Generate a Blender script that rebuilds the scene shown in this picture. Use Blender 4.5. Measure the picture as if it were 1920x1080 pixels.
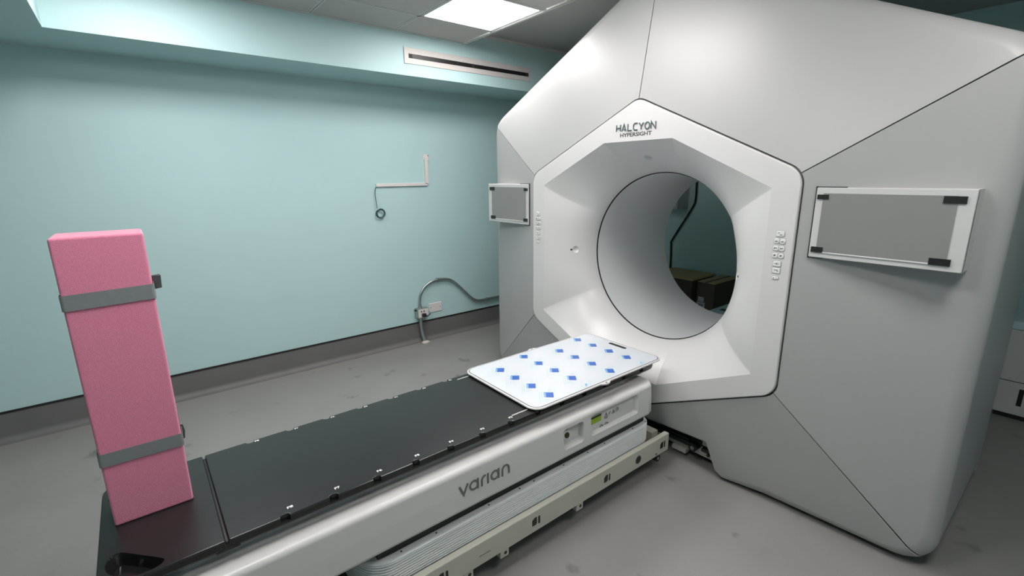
import bpy, bmesh, math, random
from mathutils import Vector, Matrix
random.seed(7)
SC = bpy.context.scene
for o in list(bpy.data.objects):
    bpy.data.objects.remove(o, do_unlink=True)
COL = SC.collection
pi = math.pi

# ------------------------------------------------------------------ camera, world, exposure
F_PX, YAW, PITCH, ROLL = 882.27, 0.8988, 0.2338, 0.0098
CAM = Vector((-2.158, -1.634, 1.588))
fw = Vector((math.cos(PITCH)*math.cos(YAW), math.cos(PITCH)*math.sin(YAW), -math.sin(PITCH)))
rt = fw.cross(Vector((0, 0, 1))).normalized()
dn = fw.cross(rt)
cr_, sr_ = math.cos(ROLL), math.sin(ROLL)
right = cr_*rt + sr_*dn
down = -sr_*rt + cr_*dn
cam_d = bpy.data.cameras.new('camera')
cam_d.sensor_width = 36.0
cam_d.sensor_fit = 'HORIZONTAL'
cam_d.lens = F_PX*36.0/1920.0
cam_d.clip_start = 0.02
cam = bpy.data.objects.new('camera', cam_d)
COL.objects.link(cam)
up, bk = -down, -fw
cam.matrix_world = Matrix(((right.x, up.x, bk.x, CAM.x), (right.y, up.y, bk.y, CAM.y), (right.z, up.z, bk.z, CAM.z), (0, 0, 0, 1)))
SC.camera = cam
w = bpy.data.worlds.new('world')
SC.world = w
w.use_nodes = True
w.node_tree.nodes['Background'].inputs[0].default_value = (0.05, 0.055, 0.06, 1)
w.node_tree.nodes['Background'].inputs[1].default_value = 0.3
vs = SC.view_settings
vs.view_transform = 'Standard'
vs.look = 'None'
vs.gamma = 1.0
vs.exposure = 0.4
vs.use_curve_mapping = False
LAMP = 17.0            # emission strength of each ceiling panel
LAMP_COL = (1.0, 0.955, 0.94)

# ------------------------------------------------------------------ materials
def S2L(c):
    return tuple(((v/255.0)/12.92 if v/255.0 <= 0.04045 else (((v/255.0)+0.055)/1.055)**2.4) for v in c)

def mat(name, col, rough=0.5, metal=0.0, noise=0.0, nscale=20.0, bump=0.0, bscale=200.0, coat=0.0, spec=None, emit=0.0, sheen=0.0, sss=0.0, detail=4.0):
    m = bpy.data.materials.new(name)
    m.use_nodes = True
    nt = m.node_tree
    b = nt.nodes['Principled BSDF']
    b.inputs['Base Color'].default_value = (*col, 1)
    b.inputs['Roughness'].default_value = rough
    b.inputs['Metallic'].default_value = metal
    if spec is not None:
        b.inputs['Specular IOR Level'].default_value = spec
    if coat:
        b.inputs['Coat Weight'].default_value = coat
        b.inputs['Coat Roughness'].default_value = 0.12
    if sheen:
        b.inputs['Sheen Weight'].default_value = sheen
    if emit:
        b.inputs['Emission Color'].default_value = (*col, 1)
        b.inputs['Emission Strength'].default_value = emit
    tc = nt.nodes.new('ShaderNodeTexCoord')
    if noise:
        n = nt.nodes.new('ShaderNodeTexNoise')
        n.inputs['Scale'].default_value = nscale
        n.inputs['Detail'].default_value = detail
        nt.links.new(tc.outputs['Object'], n.inputs['Vector'])
        mx = nt.nodes.new('ShaderNodeMix')
        mx.data_type = 'RGBA'
        mx.inputs[6].default_value = (*[max(0, c*(1-noise)) for c in col], 1)
        mx.inputs[7].default_value = (*[min(1, c*(1+noise)) for c in col], 1)
        nt.links.new(n.outputs['Fac'], mx.inputs[0])
        nt.links.new(mx.outputs[2], b.inputs['Base Color'])
    if bump:
        n2 = nt.nodes.new('ShaderNodeTexNoise')
        n2.inputs['Scale'].default_value = bscale
        n2.inputs['Detail'].default_value = 3
        nt.links.new(tc.outputs['Object'], n2.inputs['Vector'])
        bp = nt.nodes.new('ShaderNodeBump')
        bp.inputs['Strength'].default_value = bump
        bp.inputs['Distance'].default_value = 0.002
        nt.links.new(n2.outputs['Fac'], bp.inputs['Height'])
        nt.links.new(bp.outputs['Normal'], b.inputs['Normal'])
    return m

TEAL = (0.475, 0.67, 0.68)
M = {}
M['wall'] = mat('teal_wall_paint', TEAL, 0.55, noise=0.025, nscale=3, bump=0.08, bscale=120)
M['cove'] = mat('grey_vinyl_cove', (0.15, 0.15, 0.148), 0.55, noise=0.08, nscale=6, bump=0.1, bscale=150)
M['black_trim'] = mat('black_capping', (0.012, 0.012, 0.012), 0.5, noise=0.1)
M['tile'] = mat('ceiling_tile_white', (0.52, 0.505, 0.49), 0.85, noise=0.03, nscale=40, bump=0.15, bscale=300)
M['tbar'] = mat('white_tbar', (0.6, 0.6, 0.58), 0.5, noise=0.02)
M['raised'] = mat('raised_ceiling_grey', (0.40, 0.41, 0.40), 0.8, noise=0.03)
M['diff'] = mat('lamp_diffuser', LAMP_COL, 0.5, emit=LAMP)
M['panel'] = mat('silver_grey_cover', (0.385, 0.39, 0.385), 0.38, noise=0.012, nscale=4, spec=0.45)
M['white'] = mat('gloss_white_shell', (0.64, 0.635, 0.628), 0.3, noise=0.01, nscale=4, spec=0.5)
M['bore'] = mat('bore_liner_grey', (0.66, 0.68, 0.68), 0.32, noise=0.01)
M['frame_grey'] = mat('grey_inner_frame', (0.16, 0.16, 0.155), 0.7, noise=0.1)
M['dark'] = mat('dark_inner_frame', (0.03, 0.03, 0.03), 0.7, noise=0.1)
M['black'] = mat('black_plastic', (0.012, 0.012, 0.012), 0.4, noise=0.1)
M['carbon'] = mat('black_carbon_couch_top', (0.017, 0.018, 0.018), 0.28, noise=0.15, nscale=5, spec=0.5)
M['cover'] = mat('couch_cover_white', (0.64, 0.635, 0.62), 0.3, noise=0.012, nscale=5)
M['bellow'] = mat('bellows_pale_grey', (0.80, 0.82, 0.825), 0.35, noise=0.01)
M['beige'] = mat('beige_painted_steel', (0.52, 0.51, 0.44), 0.45, noise=0.04, nscale=9)
M['pink'] = mat('pink_foam', (0.78, 0.25, 0.38), 0.95, noise=0.14, nscale=160, bump=0.9, bscale=420, sheen=0.35, detail=6)
M['tape'] = mat('grey_duct_tape', (0.22, 0.24, 0.24), 0.35, noise=0.08, nscale=60, bump=0.15, bscale=500)
M['tape_dark'] = mat('dark_tape_back', (0.05, 0.055, 0.055), 0.5, noise=0.1)
M['grey_txt'] = mat('grey_lettering', (0.14, 0.14, 0.14), 0.4, noise=0.05)
M['chrome'] = mat('brushed_chrome', (0.42, 0.43, 0.44), 0.22, metal=1.0, noise=0.05)
M['dark_txt'] = mat('dark_lettering', (0.035, 0.035, 0.035), 0.5, noise=0.05)
M['white_txt'] = mat('white_print', (0.8, 0.8, 0.8), 0.5, noise=0.02)
M['film'] = mat('screen_film_grey', (0.235, 0.24, 0.235), 0.33, noise=0.06, nscale=5, bump=0.25, bscale=14)
M['mframe'] = mat('monitor_frame_silver', (0.56, 0.565, 0.56), 0.35, noise=0.01)
M['board'] = mat('film_covered_board', (0.66, 0.70, 0.75), 0.12, noise=0.012, nscale=7, coat=0.5)
M['blue'] = mat('blue_print', (0.05, 0.14, 0.48), 0.3, noise=0.05)
M['lblue'] = mat('light_blue_print', (0.22, 0.42, 0.66), 0.3, noise=0.05)
M['green_txt'] = mat('grey_green_print', (0.40, 0.52, 0.51), 0.4, noise=0.05)
M['lcd'] = mat('lcd_green', (0.20, 0.32, 0.015), 0.25, noise=0.15, nscale=60, emit=0.12)
M['raceway'] = mat('white_pvc', (0.72, 0.69, 0.68), 0.4, noise=0.02)
M['cable_teal'] = mat('dark_teal_cable', (0.025, 0.07, 0.075), 0.45, noise=0.05)
M['galv'] = mat('galvanised_steel', (0.42, 0.47, 0.47), 0.35, metal=0.85, noise=0.12, nscale=60)
M['plaster'] = mat('plaster_blob', (0.55, 0.53, 0.48), 0.9, noise=0.1, nscale=80)
M['kraft'] = mat('kraft_cardboard', (0.52, 0.39, 0.20), 0.85, noise=0.08, nscale=30)
M['kraft_dark'] = mat('dark_cardboard', (0.085, 0.072, 0.055), 0.85, noise=0.1, nscale=30)  # carton sides and barcode bars, darker than the kraft tops
M['label'] = mat('paper_label', (0.5, 0.52, 0.52), 0.7, noise=0.05)
M['wcab'] = mat('white_appliance', (0.60, 0.60, 0.585), 0.4, noise=0.02)
M['paleblue'] = mat('pale_blue_lid', (0.5, 0.68, 0.72), 0.4, noise=0.02)
M['plastic_sheet'] = mat('translucent_grey_sheet', (0.45, 0.47, 0.46), 0.3, noise=0.05)
M['button'] = mat('button_pale_grey', (0.74, 0.74, 0.73), 0.35, noise=0.01)
M['vent'] = mat('vent_white', (0.62, 0.585, 0.565), 0.45, noise=0.02)
M['rim'] = mat('button_rim_grey', (0.33, 0.33, 0.33), 0.5, noise=0.05)
M['rubber'] = mat('black_rubber', (0.015, 0.015, 0.015), 0.7, noise=0.1)
M['lens'] = mat('brown_glass_button', (0.06, 0.045, 0.01), 0.15, noise=0.3, nscale=200)

# floor: grey vinyl with specks and a few scuffs with shapes of their own
def floor_mat():
    m = bpy.data.materials.new('grey_vinyl_floor')
    m.use_nodes = True
    nt = m.node_tree
    b = nt.nodes['Principled BSDF']
    b.inputs['Roughness'].default_value = 0.42
    tc = nt.nodes.new('ShaderNodeTexCoord')
    def noise(sc, det=4):
        n = nt.nodes.new('ShaderNodeTexNoise')
        n.inputs['Scale'].default_value = sc
        n.inputs['Detail'].default_value = det
        nt.links.new(tc.outputs['Object'], n.inputs['Vector'])
        return n
    def ramp(src, p0, c0, p1, c1):
        r = nt.nodes.new('ShaderNodeValToRGB')
        r.color_ramp.elements[0].position = p0
        r.color_ramp.elements[0].color = (*c0, 1)
        r.color_ramp.elements[1].position = p1
        r.color_ramp.elements[1].color = (*c1, 1)
        nt.links.new(src, r.inputs[0])
        return r
    base = ramp(noise(2.2, 6).outputs['Fac'], 0.3, (0.245, 0.238, 0.228), 0.7, (0.285, 0.277, 0.266))
    sc = ramp(noise(5.0, 3).outputs['Fac'], 0.27, (0.55, 0.56, 0.56), 0.35, (1, 1, 1))
    sp = ramp(noise(420, 1).outputs['Fac'], 0.3, (0.85, 0.85, 0.85), 0.7, (1.1, 1.1, 1.1))
    def mul(a, c):
        x = nt.nodes.new('ShaderNodeMix')
        x.data_type = 'RGBA'
        x.blend_type = 'MULTIPLY'
        x.inputs[0].default_value = 1
        nt.links.new(a, x.inputs[6])
        nt.links.new(c, x.inputs[7])
        return x.outputs[2]
    nt.links.new(mul(mul(base.outputs[0], sc.outputs[0]), sp.outputs[0]), b.inputs['Base Color'])
    return m
M['floor'] = floor_mat()

# ------------------------------------------------------------------ helpers
def tag(o, label=None, cat=None, group=None, kind=None):
    if label: o['label'] = label
    if cat: o['category'] = cat
    if group: o['group'] = group
    if kind: o['kind'] = kind
    return o

def empty(name, loc, label=None, cat=None, group=None, kind=None):
    o = bpy.data.objects.new(name, None)
    o.location = loc
    o.empty_display_size = 0.1
    COL.objects.link(o)
    return tag(o, label, cat, group, kind)

def root_loc(o):
    v = Vector((0, 0, 0))
    while o:
        v += o.location
        o = o.parent
    return v

def link(name, me, m, parent=None, smooth=False, auto=None, wn=True):
    """geometry is given in world coordinates; children are shifted to their parent's origin"""
    o = bpy.data.objects.new(name, me)
    COL.objects.link(o)
    if m is not None:
        me.materials.append(M[m] if isinstance(m, str) else m)
    if parent is not None:
        o.parent = parent
        o.matrix_parent_inverse = Matrix.Translation(-root_loc(parent)) if parent.type == 'EMPTY' else Matrix.Identity(4)
    if smooth:
        for p in me.polygons: p.use_smooth = True
        if auto is not None:
            try:
                me.set_sharp_from_angle(angle=auto)
            except Exception:
                pass
        if wn:
            md = o.modifiers.new('weighted', 'WEIGHTED_NORMAL')
            md.keep_sharp = True
            md.weight = 80
    return o

def thicken(o, t, offset=-1.0, ang=32):
    o.modifiers.clear()
    md = o.modifiers.new('thick', 'SOLIDIFY'); md.thickness = t; md.offset = offset
    dg = bpy.context.evaluated_depsgraph_get()
    me = bpy.data.meshes.new_from_object(o.evaluated_get(dg))
    o.modifiers.clear()
    old = o.data; o.data = me; bpy.data.meshes.remove(old)
    for p in me.polygons: p.use_smooth = True
    me.set_sharp_from_angle(angle=math.radians(ang))
    md = o.modifiers.new('weighted', 'WEIGHTED_NORMAL'); md.keep_sharp = True; md.weight = 80

def from_bm(name, bm, m, parent=None, smooth=False, auto=None, recalc=True):
    if recalc:
        bmesh.ops.recalc_face_normals(bm, faces=bm.faces[:])
    me = bpy.data.meshes.new(name)
    bm.to_mesh(me)
    bm.free()
    return link(name, me, m, parent, smooth, auto)

def pydata(name, v, f, m, parent=None, smooth=False, auto=None, recalc=True):
    me = bpy.data.meshes.new(name)
    me.from_pydata([tuple(p) for p in v], [], f)
    if recalc:
        bm = bmesh.new(); bm.from_mesh(me)
        bmesh.ops.remove_doubles(bm, verts=bm.verts[:], dist=1e-6)
        bmesh.ops.recalc_face_normals(bm, faces=bm.faces[:])
        bm.to_mesh(me); bm.free()
    me.update()
    return link(name, me, m, parent, smooth, auto)

def bm_box(bm, lo, hi, bev=0.0, seg=2):
    r = bmesh.ops.create_cube(bm, size=1.0)
    vs_ = r['verts']
    c = [(a+b)/2 for a, b in zip(lo, hi)]
    s = [abs(b-a) for a, b in zip(lo, hi)]
    for v in vs_:
        v.co = Vector((v.co.x*s[0]+c[0], v.co.y*s[1]+c[1], v.co.z*s[2]+c[2]))
    if bev:
        es = list({e for v in vs_ for e in v.link_edges})
        bmesh.ops.bevel(bm, geom=es, offset=bev, segments=seg, affect='EDGES', profile=0.5)

def box(name, lo, hi, m, parent=None, bev=0.0, seg=2):
    bm = bmesh.new()
    bm_box(bm, lo, hi, bev, seg)
    return from_bm(name, bm, m, parent, smooth=bev > 0, auto=math.radians(35))

def tube_bm(bm, pts, r, n=10, cap=True):
    pts = [Vector(p) for p in pts]
    rings = []
    prev = None
    for i, p in enumerate(pts):
        if i == 0: t = pts[1]-pts[0]
        elif i == len(pts)-1: t = pts[-1]-pts[-2]
        else: t = (pts[i+1]-pts[i]).normalized()+(pts[i]-pts[i-1]).normalized()
        t.normalize()
        if prev is None:
            a = Vector((0, 0, 1)) if abs(t.z) < 0.9 else Vector((1, 0, 0))
            u = t.cross(a).normalized()
        else:
            u = (prev - t*prev.dot(t)).normalized()
        prev = u
        v = t.cross(u)
        rr = r[i] if isinstance(r, (list, tuple)) else r
        rings.append([bm.verts.new(p+u*rr*math.cos(2*pi*k/n)+v*rr*math.sin(2*pi*k/n)) for k in range(n)])
    for a, b in zip(rings, rings[1:]):
        for k in range(n):
            bm.faces.new((a[k], a[(k+1) % n], b[(k+1) % n], b[k]))
    if cap:
        bm.faces.new(rings[0]); bm.faces.new(rings[-1])

def tube(name, pts, r, m, parent=None, n=10):
    bm = bmesh.new()
    tube_bm(bm, pts, r, n)
    return from_bm(name, bm, m, parent, smooth=True, auto=math.radians(50))

def smooth_path(pts, sub=6):
    pts = [Vector(p) for p in pts]
    P = [pts[0]*2-pts[1]] + pts + [pts[-1]*2-pts[-2]]
    out = []
    for i in range(1, len(P)-2):
        for k in range(sub):
            t = k/sub
            a, b, c, d = P[i-1:i+3]
            out.append(0.5*((2*b)+(-a+c)*t+(2*a-5*b+4*c-d)*t*t+(-a+3*b-3*c+d)*t**3))
    out.append(pts[-1])
    return out

def rrect(x0, x1, y0, y1, r, n=6):
    """counter-clockwise rounded rectangle in 2D"""
    pts = []
    for cx, cy, a0 in ((x1-r, y1-r, 0), (x0+r, y1-r, pi/2), (x0+r, y0+r, pi), (x1-r, y0+r, 1.5*pi)):
        for k in range(n+1):
            a = a0+(pi/2)*k/n
            pts.append((cx+r*math.cos(a), cy+r*math.sin(a)))
    return pts

def loft(rings, cap0=True, cap1=True, closed=True):
    v, f = [], []
    n = len(rings[0])
    for r in rings: v += [tuple(p) for p in r]
    for i in range(len(rings)-1):
        for k in range(n if closed else n-1):
            a, b = i*n+k, i*n+(k+1) % n
            f.append((a, b, b+n, a+n))
    if cap0: f.append(tuple(range(n))[::-1])
    if cap1: f.append(tuple(range((len(rings)-1)*n, len(rings)*n)))
    return v, f

def plan_prism(name, rings, m, parent=None, auto=35):
    """rings: list of (outline2d, z)"""
    v, f = loft([[(x, y, z) for x, y in o] for o, z in rings])
    return pydata(name, v, f, m, parent, True, math.radians(auto))

def face_plate(name, outline, x0, x1, m, parent=None, bev=0.0):
    """outline in (y,z), extruded along x from x0 (front) to x1"""
    if bev:
        cy = sum(p[0] for p in outline)/len(outline); cz = sum(p[1] for p in outline)/len(outline)
        ins = []
        for p in outline:
            d = Vector((p[0]-cy, p[1]-cz)); L = d.length or 1
            d *= max(0, (L-bev*1.2)/L)
            ins.append((cy+d.x, cz+d.y))
        rings = [[(x0, *p) for p in ins], [(x0+bev, *p) for p in outline], [(x1, *p) for p in outline]]
    else:
        rings = [[(x0, *p) for p in outline], [(x1, *p) for p in outline]]
    v, f = loft(rings)
    return pydata(name, v, f, m, parent, True, math.radians(35))

def text_mesh(s, size, depth=0.0, bold=0.0):
    cu = bpy.data.curves.new('txt', 'FONT')
    cu.body = s
    cu.size = size
    cu.extrude = depth
    cu.offset = bold
    cu.align_x = 'CENTER'
    cu.align_y = 'CENTER'
    cu.resolution_u = 3
    o = bpy.data.objects.new('txt', cu)
    COL.objects.link(o)
    dg = bpy.context.evaluated_depsgraph_get()
    me = bpy.data.meshes.new_from_object(o.evaluated_get(dg))
    bpy.data.objects.remove(o, do_unlink=True)
    bpy.data.curves.remove(cu)
    return me

def place_text(name, s, size, origin, xdir, ydir, m, parent, width=None, height=None, depth=0.0003, bold=0.0):
    me = text_mesh(s, size, depth, bold)
    xs = [v.co.x for v in me.vertices]; ys = [v.co.y for v in me.vertices]
    mx, my = (max(xs)+min(xs))/2, (max(ys)+min(ys))/2
    sx = width/(max(xs)-min(xs)) if width else 1
    sy = height/(max(ys)-min(ys)) if height else sx
    X, Y = Vector(xdir).normalized(), Vector(ydir).normalized()
    Z = X.cross(Y)
    for v in me.vertices:
        v.co = Vector(origin) + X*(v.co.x-mx)*sx + Y*(v.co.y-my)*sy + Z*v.co.z
    me.materials.clear()
    return link(name, me, m, parent)

def stroke_mesh(strokes, wd, origin, xdir, ydir, depth):
    """flat ribbons of width wd along 2D polylines, raised by depth along X x Y"""
    X, Y = Vector(xdir).normalized(), Vector(ydir).normalized()
    Z = X.cross(Y)
    O = Vector(origin)
    v, f = [], []
    for si, st in enumerate(strokes):
        n = len(st); L, R = [], []
        closed = (Vector(st[0])-Vector(st[-1])).length < 1e-6
        for i in range(n):
            p = Vector(st[i])
            a = Vector(st[i-1]) if i > 0 else (Vector(st[-2]) if closed else None)
            b = Vector(st[i+1]) if i < n-1 else (Vector(st[1]) if closed else None)
            d1 = (p-a).normalized() if a is not None else None
            d2 = (b-p).normalized() if b is not None else None
            d = ((d1 or d2)+(d2 or d1)).normalized()
            nn = Vector((-d.y, d.x))
            base = d1 or d2
            c = max(0.35, nn.dot(Vector((-base.y, base.x))))
            L.append(p+nn*wd/2/c); R.append(p-nn*wd/2/c)
        k = len(v)
        for P in (L, R):
            for h in (0.0, depth*(1+.12*(si % 3))):
                v += [O+X*q.x+Y*q.y+Z*h for q in P]
        A, B, Cc, D = k, k+n, k+2*n, k+3*n
        for i in range(n-1):
            f.append((B+i, B+i+1, D+i+1, D+i))
            f.append((A+i, A+i+1, B+i+1, B+i))
            f.append((Cc+i, D+i, D+i+1, Cc+i+1))
        f.append((A, B, D, Cc)); f.append((A+n-1, Cc+n-1, D+n-1, B+n-1))
    return v, f

def arc(cx, cy, r, a0, a1, n=12, ry=None):
    ry = ry or r
    return [(cx+r*math.cos(math.radians(a0+(a1-a0)*k/n)), cy+ry*math.sin(math.radians(a0+(a1-a0)*k/n))) for k in range(n+1)]

def boolean_cut(o, cutters):
    for c in cutters:
        md = o.modifiers.new('cut', 'BOOLEAN')
        md.operation = 'DIFFERENCE'
        md.solver = 'EXACT'
        md.object = c
    dg = bpy.context.evaluated_depsgraph_get()
    me = bpy.data.meshes.new_from_object(o.evaluated_get(dg))
    o.modifiers.clear()
    old = o.data
    o.data = me
    bpy.data.meshes.remove(old)
    for c in cutters:
        bpy.data.objects.remove(c, do_unlink=True)
    for p in me.polygons: p.use_smooth = True
    me.set_sharp_from_angle(angle=math.radians(28))
    md = o.modifiers.new('weighted', 'WEIGHTED_NORMAL'); md.keep_sharp = True; md.weight = 80

# ------------------------------------------------------------------ room
YW, YS, ZS, ZC, ZR = 2.41, 1.90, 2.345, 2.646, 2.74
XB, XF, YR = 2.90, -4.4, -3.4
XSTEP, XBULK = 0.185, -2.374
tag(box('floor', (XF-.2, YR-.2, -0.1), (XB+.2, YW+.2, 0.0), 'floor'), 'grey speckled vinyl floor under the treatment couch', 'floor', kind='structure')
tag(box('wall_left', (XF, YW, 0.0), (XB, YW+.2, 2.9), 'wall'), 'pale teal painted long wall behind the couch', 'wall', kind='structure')
tag(box('wall_back', (XB, YR, 0.0), (XB+.2, YW+.2, 2.9), 'wall'), 'teal wall behind the gantry seen through the bore', 'wall', kind='structure')
tag(box('wall_right', (XF, YR-.2, 0.0), (XB, YR, 2.9), 'wall'), 'teal wall on the near side behind the viewer', 'wall', kind='structure')
tag(box('wall_front', (XF-.2, YR, 0.0), (XF, YW+.2, 2.9), 'wall'), 'teal wall beyond the foot of the couch', 'wall', kind='structure')
# coved skirting with black capping
prof = [(YW, 0.19)]+[(YW-.004, 0.19), (YW-.004, 0.045)]+[(YW-.004-.041*(1-math.cos(a)), .045-.043*math.sin(a)) for a in [pi/2*k/6 for k in range(1, 7)]]+[(YW-.05, 0.0), (YW, 0.0)]
v, f = loft([[(XF, y, z) for y, z in prof], [(XB, y, z) for y, z in prof]])
tag(pydata('baseboard_left', v, f, 'cove', None, True, math.radians(35)), 'dark grey coved vinyl skirting along the teal wall', 'skirting', kind='structure')
tag(box('trim_1', (XF, YW-.009, 0.188), (XB, YW, 0.201), 'black_trim', bev=.002), 'black capping strip on top of the grey skirting', 'trim', kind='structure')
prof2 = [(XB-.004, 0.19), (XB-.004, 0.0), (XB, 0.0), (XB, 0.19)]
tag(box('baseboard_back', (XB-.006, YR, 0.0), (XB, YW-.05, 0.19), 'cove'), 'grey skirting along the wall behind the gantry', 'skirting', kind='structure')

ceil = empty('ceiling', (0, 0, ZC), 'suspended ceiling with white square tiles, teal bulkheads and a raised grey bay', 'ceiling', kind='structure')
box('soffit', (XF, YS, ZS), (XB, YW+.05, 2.95), 'wall', ceil)
box('bulkhead', (XF, YR, ZS), (XBULK, YS, 2.95), 'wall', ceil)
box('raised_bay', (XSTEP, YR, ZR), (XB, YS, ZR+.1), 'raised', ceil)
box('step_face', (XSTEP-.012, YR, ZC+.004), (XSTEP, YS, ZR), 'raised', ceil)
box('upper_slab', (XBULK, YR, ZC+.16), (XSTEP, YS, ZC+.26), 'raised', ceil)
# T-bars and tiles
GX = [XBULK, -1.65, -1.047, -.442, .165]
GY = [YS, 1.505, .905, .305, -.295, -.895, -1.495, -2.095, -2.695, YR]
LAMPS = []
for i in range(4):
    x0, x1 = GX[i], GX[i+1]
    for j in range(9):
        y1, y0 = GY[j], GY[j+1]
        LAMPS.append((i, j, x0, x1, y0, y1))
lamp_cells = {(3, 1): 'square lit panel in the ceiling left of the gantry top, the one in view',
              (0, 1): 'square lit ceiling panel that brightens the left end of the teal soffit',
              (2, 3): 'square lit ceiling panel just in front of the gantry, out of view',
              (0, 4): 'square lit ceiling panel over the foot of the couch, out of view',
              (2, 6): 'square lit ceiling panel over the near side right of the couch, out of view'}
for i, j, x0, x1, y0, y1 in LAMPS:
    if (i, j) in lamp_cells: continue
    box('ceiling_tile', (x0+.011, y0+.011, ZC+.002), (x1-.011, y1-.011, ZC+.016), 'tile', ceil, bev=.003, seg=1)
for x in GX[1:-1]:
    box('tbar', (x-.012, YR, ZC), (x+.012, YS, ZC+.003), 'tbar', ceil)
    box('tbar', (x-.0015, YR, ZC-.0004), (x+.0015, YS, ZC), 'dark', ceil)
for y in GY[1:-1]:
    box('tbar', (XBULK, y-.012, ZC), (XSTEP-.012, y+.012, ZC+.0029), 'tbar', ceil)
    box('tbar', (XBULK, y-.0012, ZC-.0004), (XSTEP-.02, y+.0012, ZC), 'dark', ceil)
box('edge_angle', (XBULK, YS-.02, ZC-.003), (XSTEP, YS, ZC+.002), 'tbar', ceil)
box('edge_angle', (.165, YR, ZC-.006), (XSTEP, YS, ZC+.004), 'tbar', ceil, bev=.002)
box('edge_angle', (.165, YR, ZC-.0065), (.1665, YS, ZC-.006), 'dark', ceil)
box('edge_angle', (XSTEP, YS-.022, ZR-.02), (XB, YS, ZR), 'tbar', ceil)
def ceiling_light(x0, x1, y0, y1, label):
    cx, cy = (x0+x1)/2, (y0+y1)/2
    e = empty('ceiling_light', (cx, cy, ZC), label, 'ceiling light', 'square panel lights in the tiled ceiling')
    bm = bmesh.new()
    t = .016
    bm_box(bm, (x0+.011, y0+.011, ZC-.001), (x1-.011, y0+.011+t, ZC+.02))
    bm_box(bm, (x0+.011, y1-.011-t, ZC-.001), (x1-.011, y1-.011, ZC+.02))
    bm_box(bm, (x0+.011, y0+.011+t, ZC-.001), (x0+.011+t, y1-.011-t, ZC+.02))
    bm_box(bm, (x1-.011-t, y0+.011+t, ZC-.001), (x1-.011, y1-.011-t, ZC+.02))
    from_bm('frame', bm, 'tbar', e)
    box('diffuser', (x0+.011+t, y0+.011+t, ZC+.001), (x1-.011-t, y1-.011-t, ZC+.006), 'diff', e)
for (i, j), lab in lamp_cells.items():
    ceiling_light(max(GX[i], -2.26), GX[i+1], GY[j+1], GY[j], lab)
    if i == 0:
        box('ceiling_tile', (XBULK+.011, GY[j+1]+.011, ZC+.002), (-2.262, GY[j]-.011, ZC+.016), 'tile', ceil)

# ------------------------------------------------------------------ air vent in the soffit
vent = empty('air_vent', (.26, YS, 2.43), 'long white slot air vent with dark opening set in the teal soffit', 'air vent')
vx0, vx1, vz0, vz1 = -.37, .895, 2.431, 2.545
bm = bmesh.new()
bm_box(bm, (vx0, YS-.006, vz0), (vx1, YS, vz0+.040), .0015, 1)
bm_box(bm, (vx0, YS-.006, vz1-.043), (vx1, YS, vz1), .0015, 1)
bm_box(bm, (vx0, YS-.0065, vz0+.040), (vx0+.034, YS, vz1-.043))
bm_box(bm, (vx1-.026, YS-.0065, vz0+.040), (vx1, YS, vz1-.043))
from_bm('frame', bm, 'vent', vent)
box('end_cap', (vx0-.002, YS-.0085, vz0-.002), (vx0+.026, YS-.003, vz1+.002), 'vent', vent, bev=.001)
box('slot', (vx0+.034, YS-.002, vz0+.040), (vx1-.026, YS+.0, vz1-.043), 'black', vent)
for x in (vx0+.055, .258, vx1-.045):
    box('divider', (x-.012, YS-.004, vz0+.040), (x+.012, YS-.0015, vz1-.043), 'dark', vent)

# ------------------------------------------------------------------ cable raceway, coiled cable, conduit, plate
rw = empty('cable_raceway', (-.2, YW, 1.5), 'white L-shaped plastic cable raceway on the teal wall', 'cable raceway')
box('channel', (-.458, YW-.018, 1.506), (.048, YW, 1.534), 'raceway', rw, bev=.003)
box('channel', (.026, YW-.018, 1.520), (.060, YW, 1.765), 'raceway', rw, bev=.003)
box('wall_bracket', (.018, YW-.008, 1.735), (.078, YW, 1.79), 'raceway', rw, bev=.002)
for x, z in ((.028, 1.742), (.068, 1.78)):
    box('screw', (x-.004, YW-.011, z-.004), (x+.004, YW-.007, z+.004), 'dark', rw)
cc = empty('coiled_cable', (-.45, YW-.02, 1.22), 'thin dark teal cable hanging in a small coil from the white raceway', 'cable')
rnd = random.Random(3)
tube('drop', smooth_path([(-.452, YW-.012, 1.51), (-.468, YW-.016, 1.49), (-.476, YW-.018, 1.44), (-.472, YW-.02, 1.38), (-.468, YW-.022, 1.32)]), .0028, 'cable_teal', cc, 6)
for k in range(4):
    cx, cz, r = -.437+rnd.uniform(-.006, .006), 1.272+rnd.uniform(-.006, .006), .038+rnd.uniform(-.005, .005)
    tube('loop', [(cx+r*1.05*math.cos(a), YW-.012-.006*k-.004*math.sin(a*2+k), cz+r*math.sin(a)) for a in [2*pi*i/24+.3*k for i in range(25)]], .0034, 'cable_teal', cc, 6)

cd = empty('electrical_conduit', (-.1, YW, 0.0), 'galvanised conduit rising from the floor into a socket box and curving right along the wall', 'conduit')
cpts = [(-.108, .36), (-.106, .42), (-.092, .483), (-.046, .545), (.024, .583), (.101, .597), (.185, .592), (.255, .568), (.335, .503), (.429, .408), (.494, .344), (.560, .307), (.640, .298), (.85, .299), (1.4, .302)]
tube('pipe', smooth_path([(x, YW-.022, z) for x, z in cpts], 5), .0125, 'galv', cd, 12)
box('socket_box', (-.158, YW-.062, .253), (-.038, YW, .345), 'galv', cd, bev=.004)
sf = box('socket_face', (-.150, YW-.069, .257), (-.044, YW-.061, .340), 'raceway', cd, bev=.003)
for x, z in ((-.118, .318), (-.090, .318)):
    box('socket_hole', (x-.006, YW-.0705, z-.006), (x+.006, YW-.0685, z+.006), 'black', cd)
box('plug', (-.120, YW-.105, .268), (-.082, YW-.068, .300), 'black', cd, bev=.006)
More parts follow.
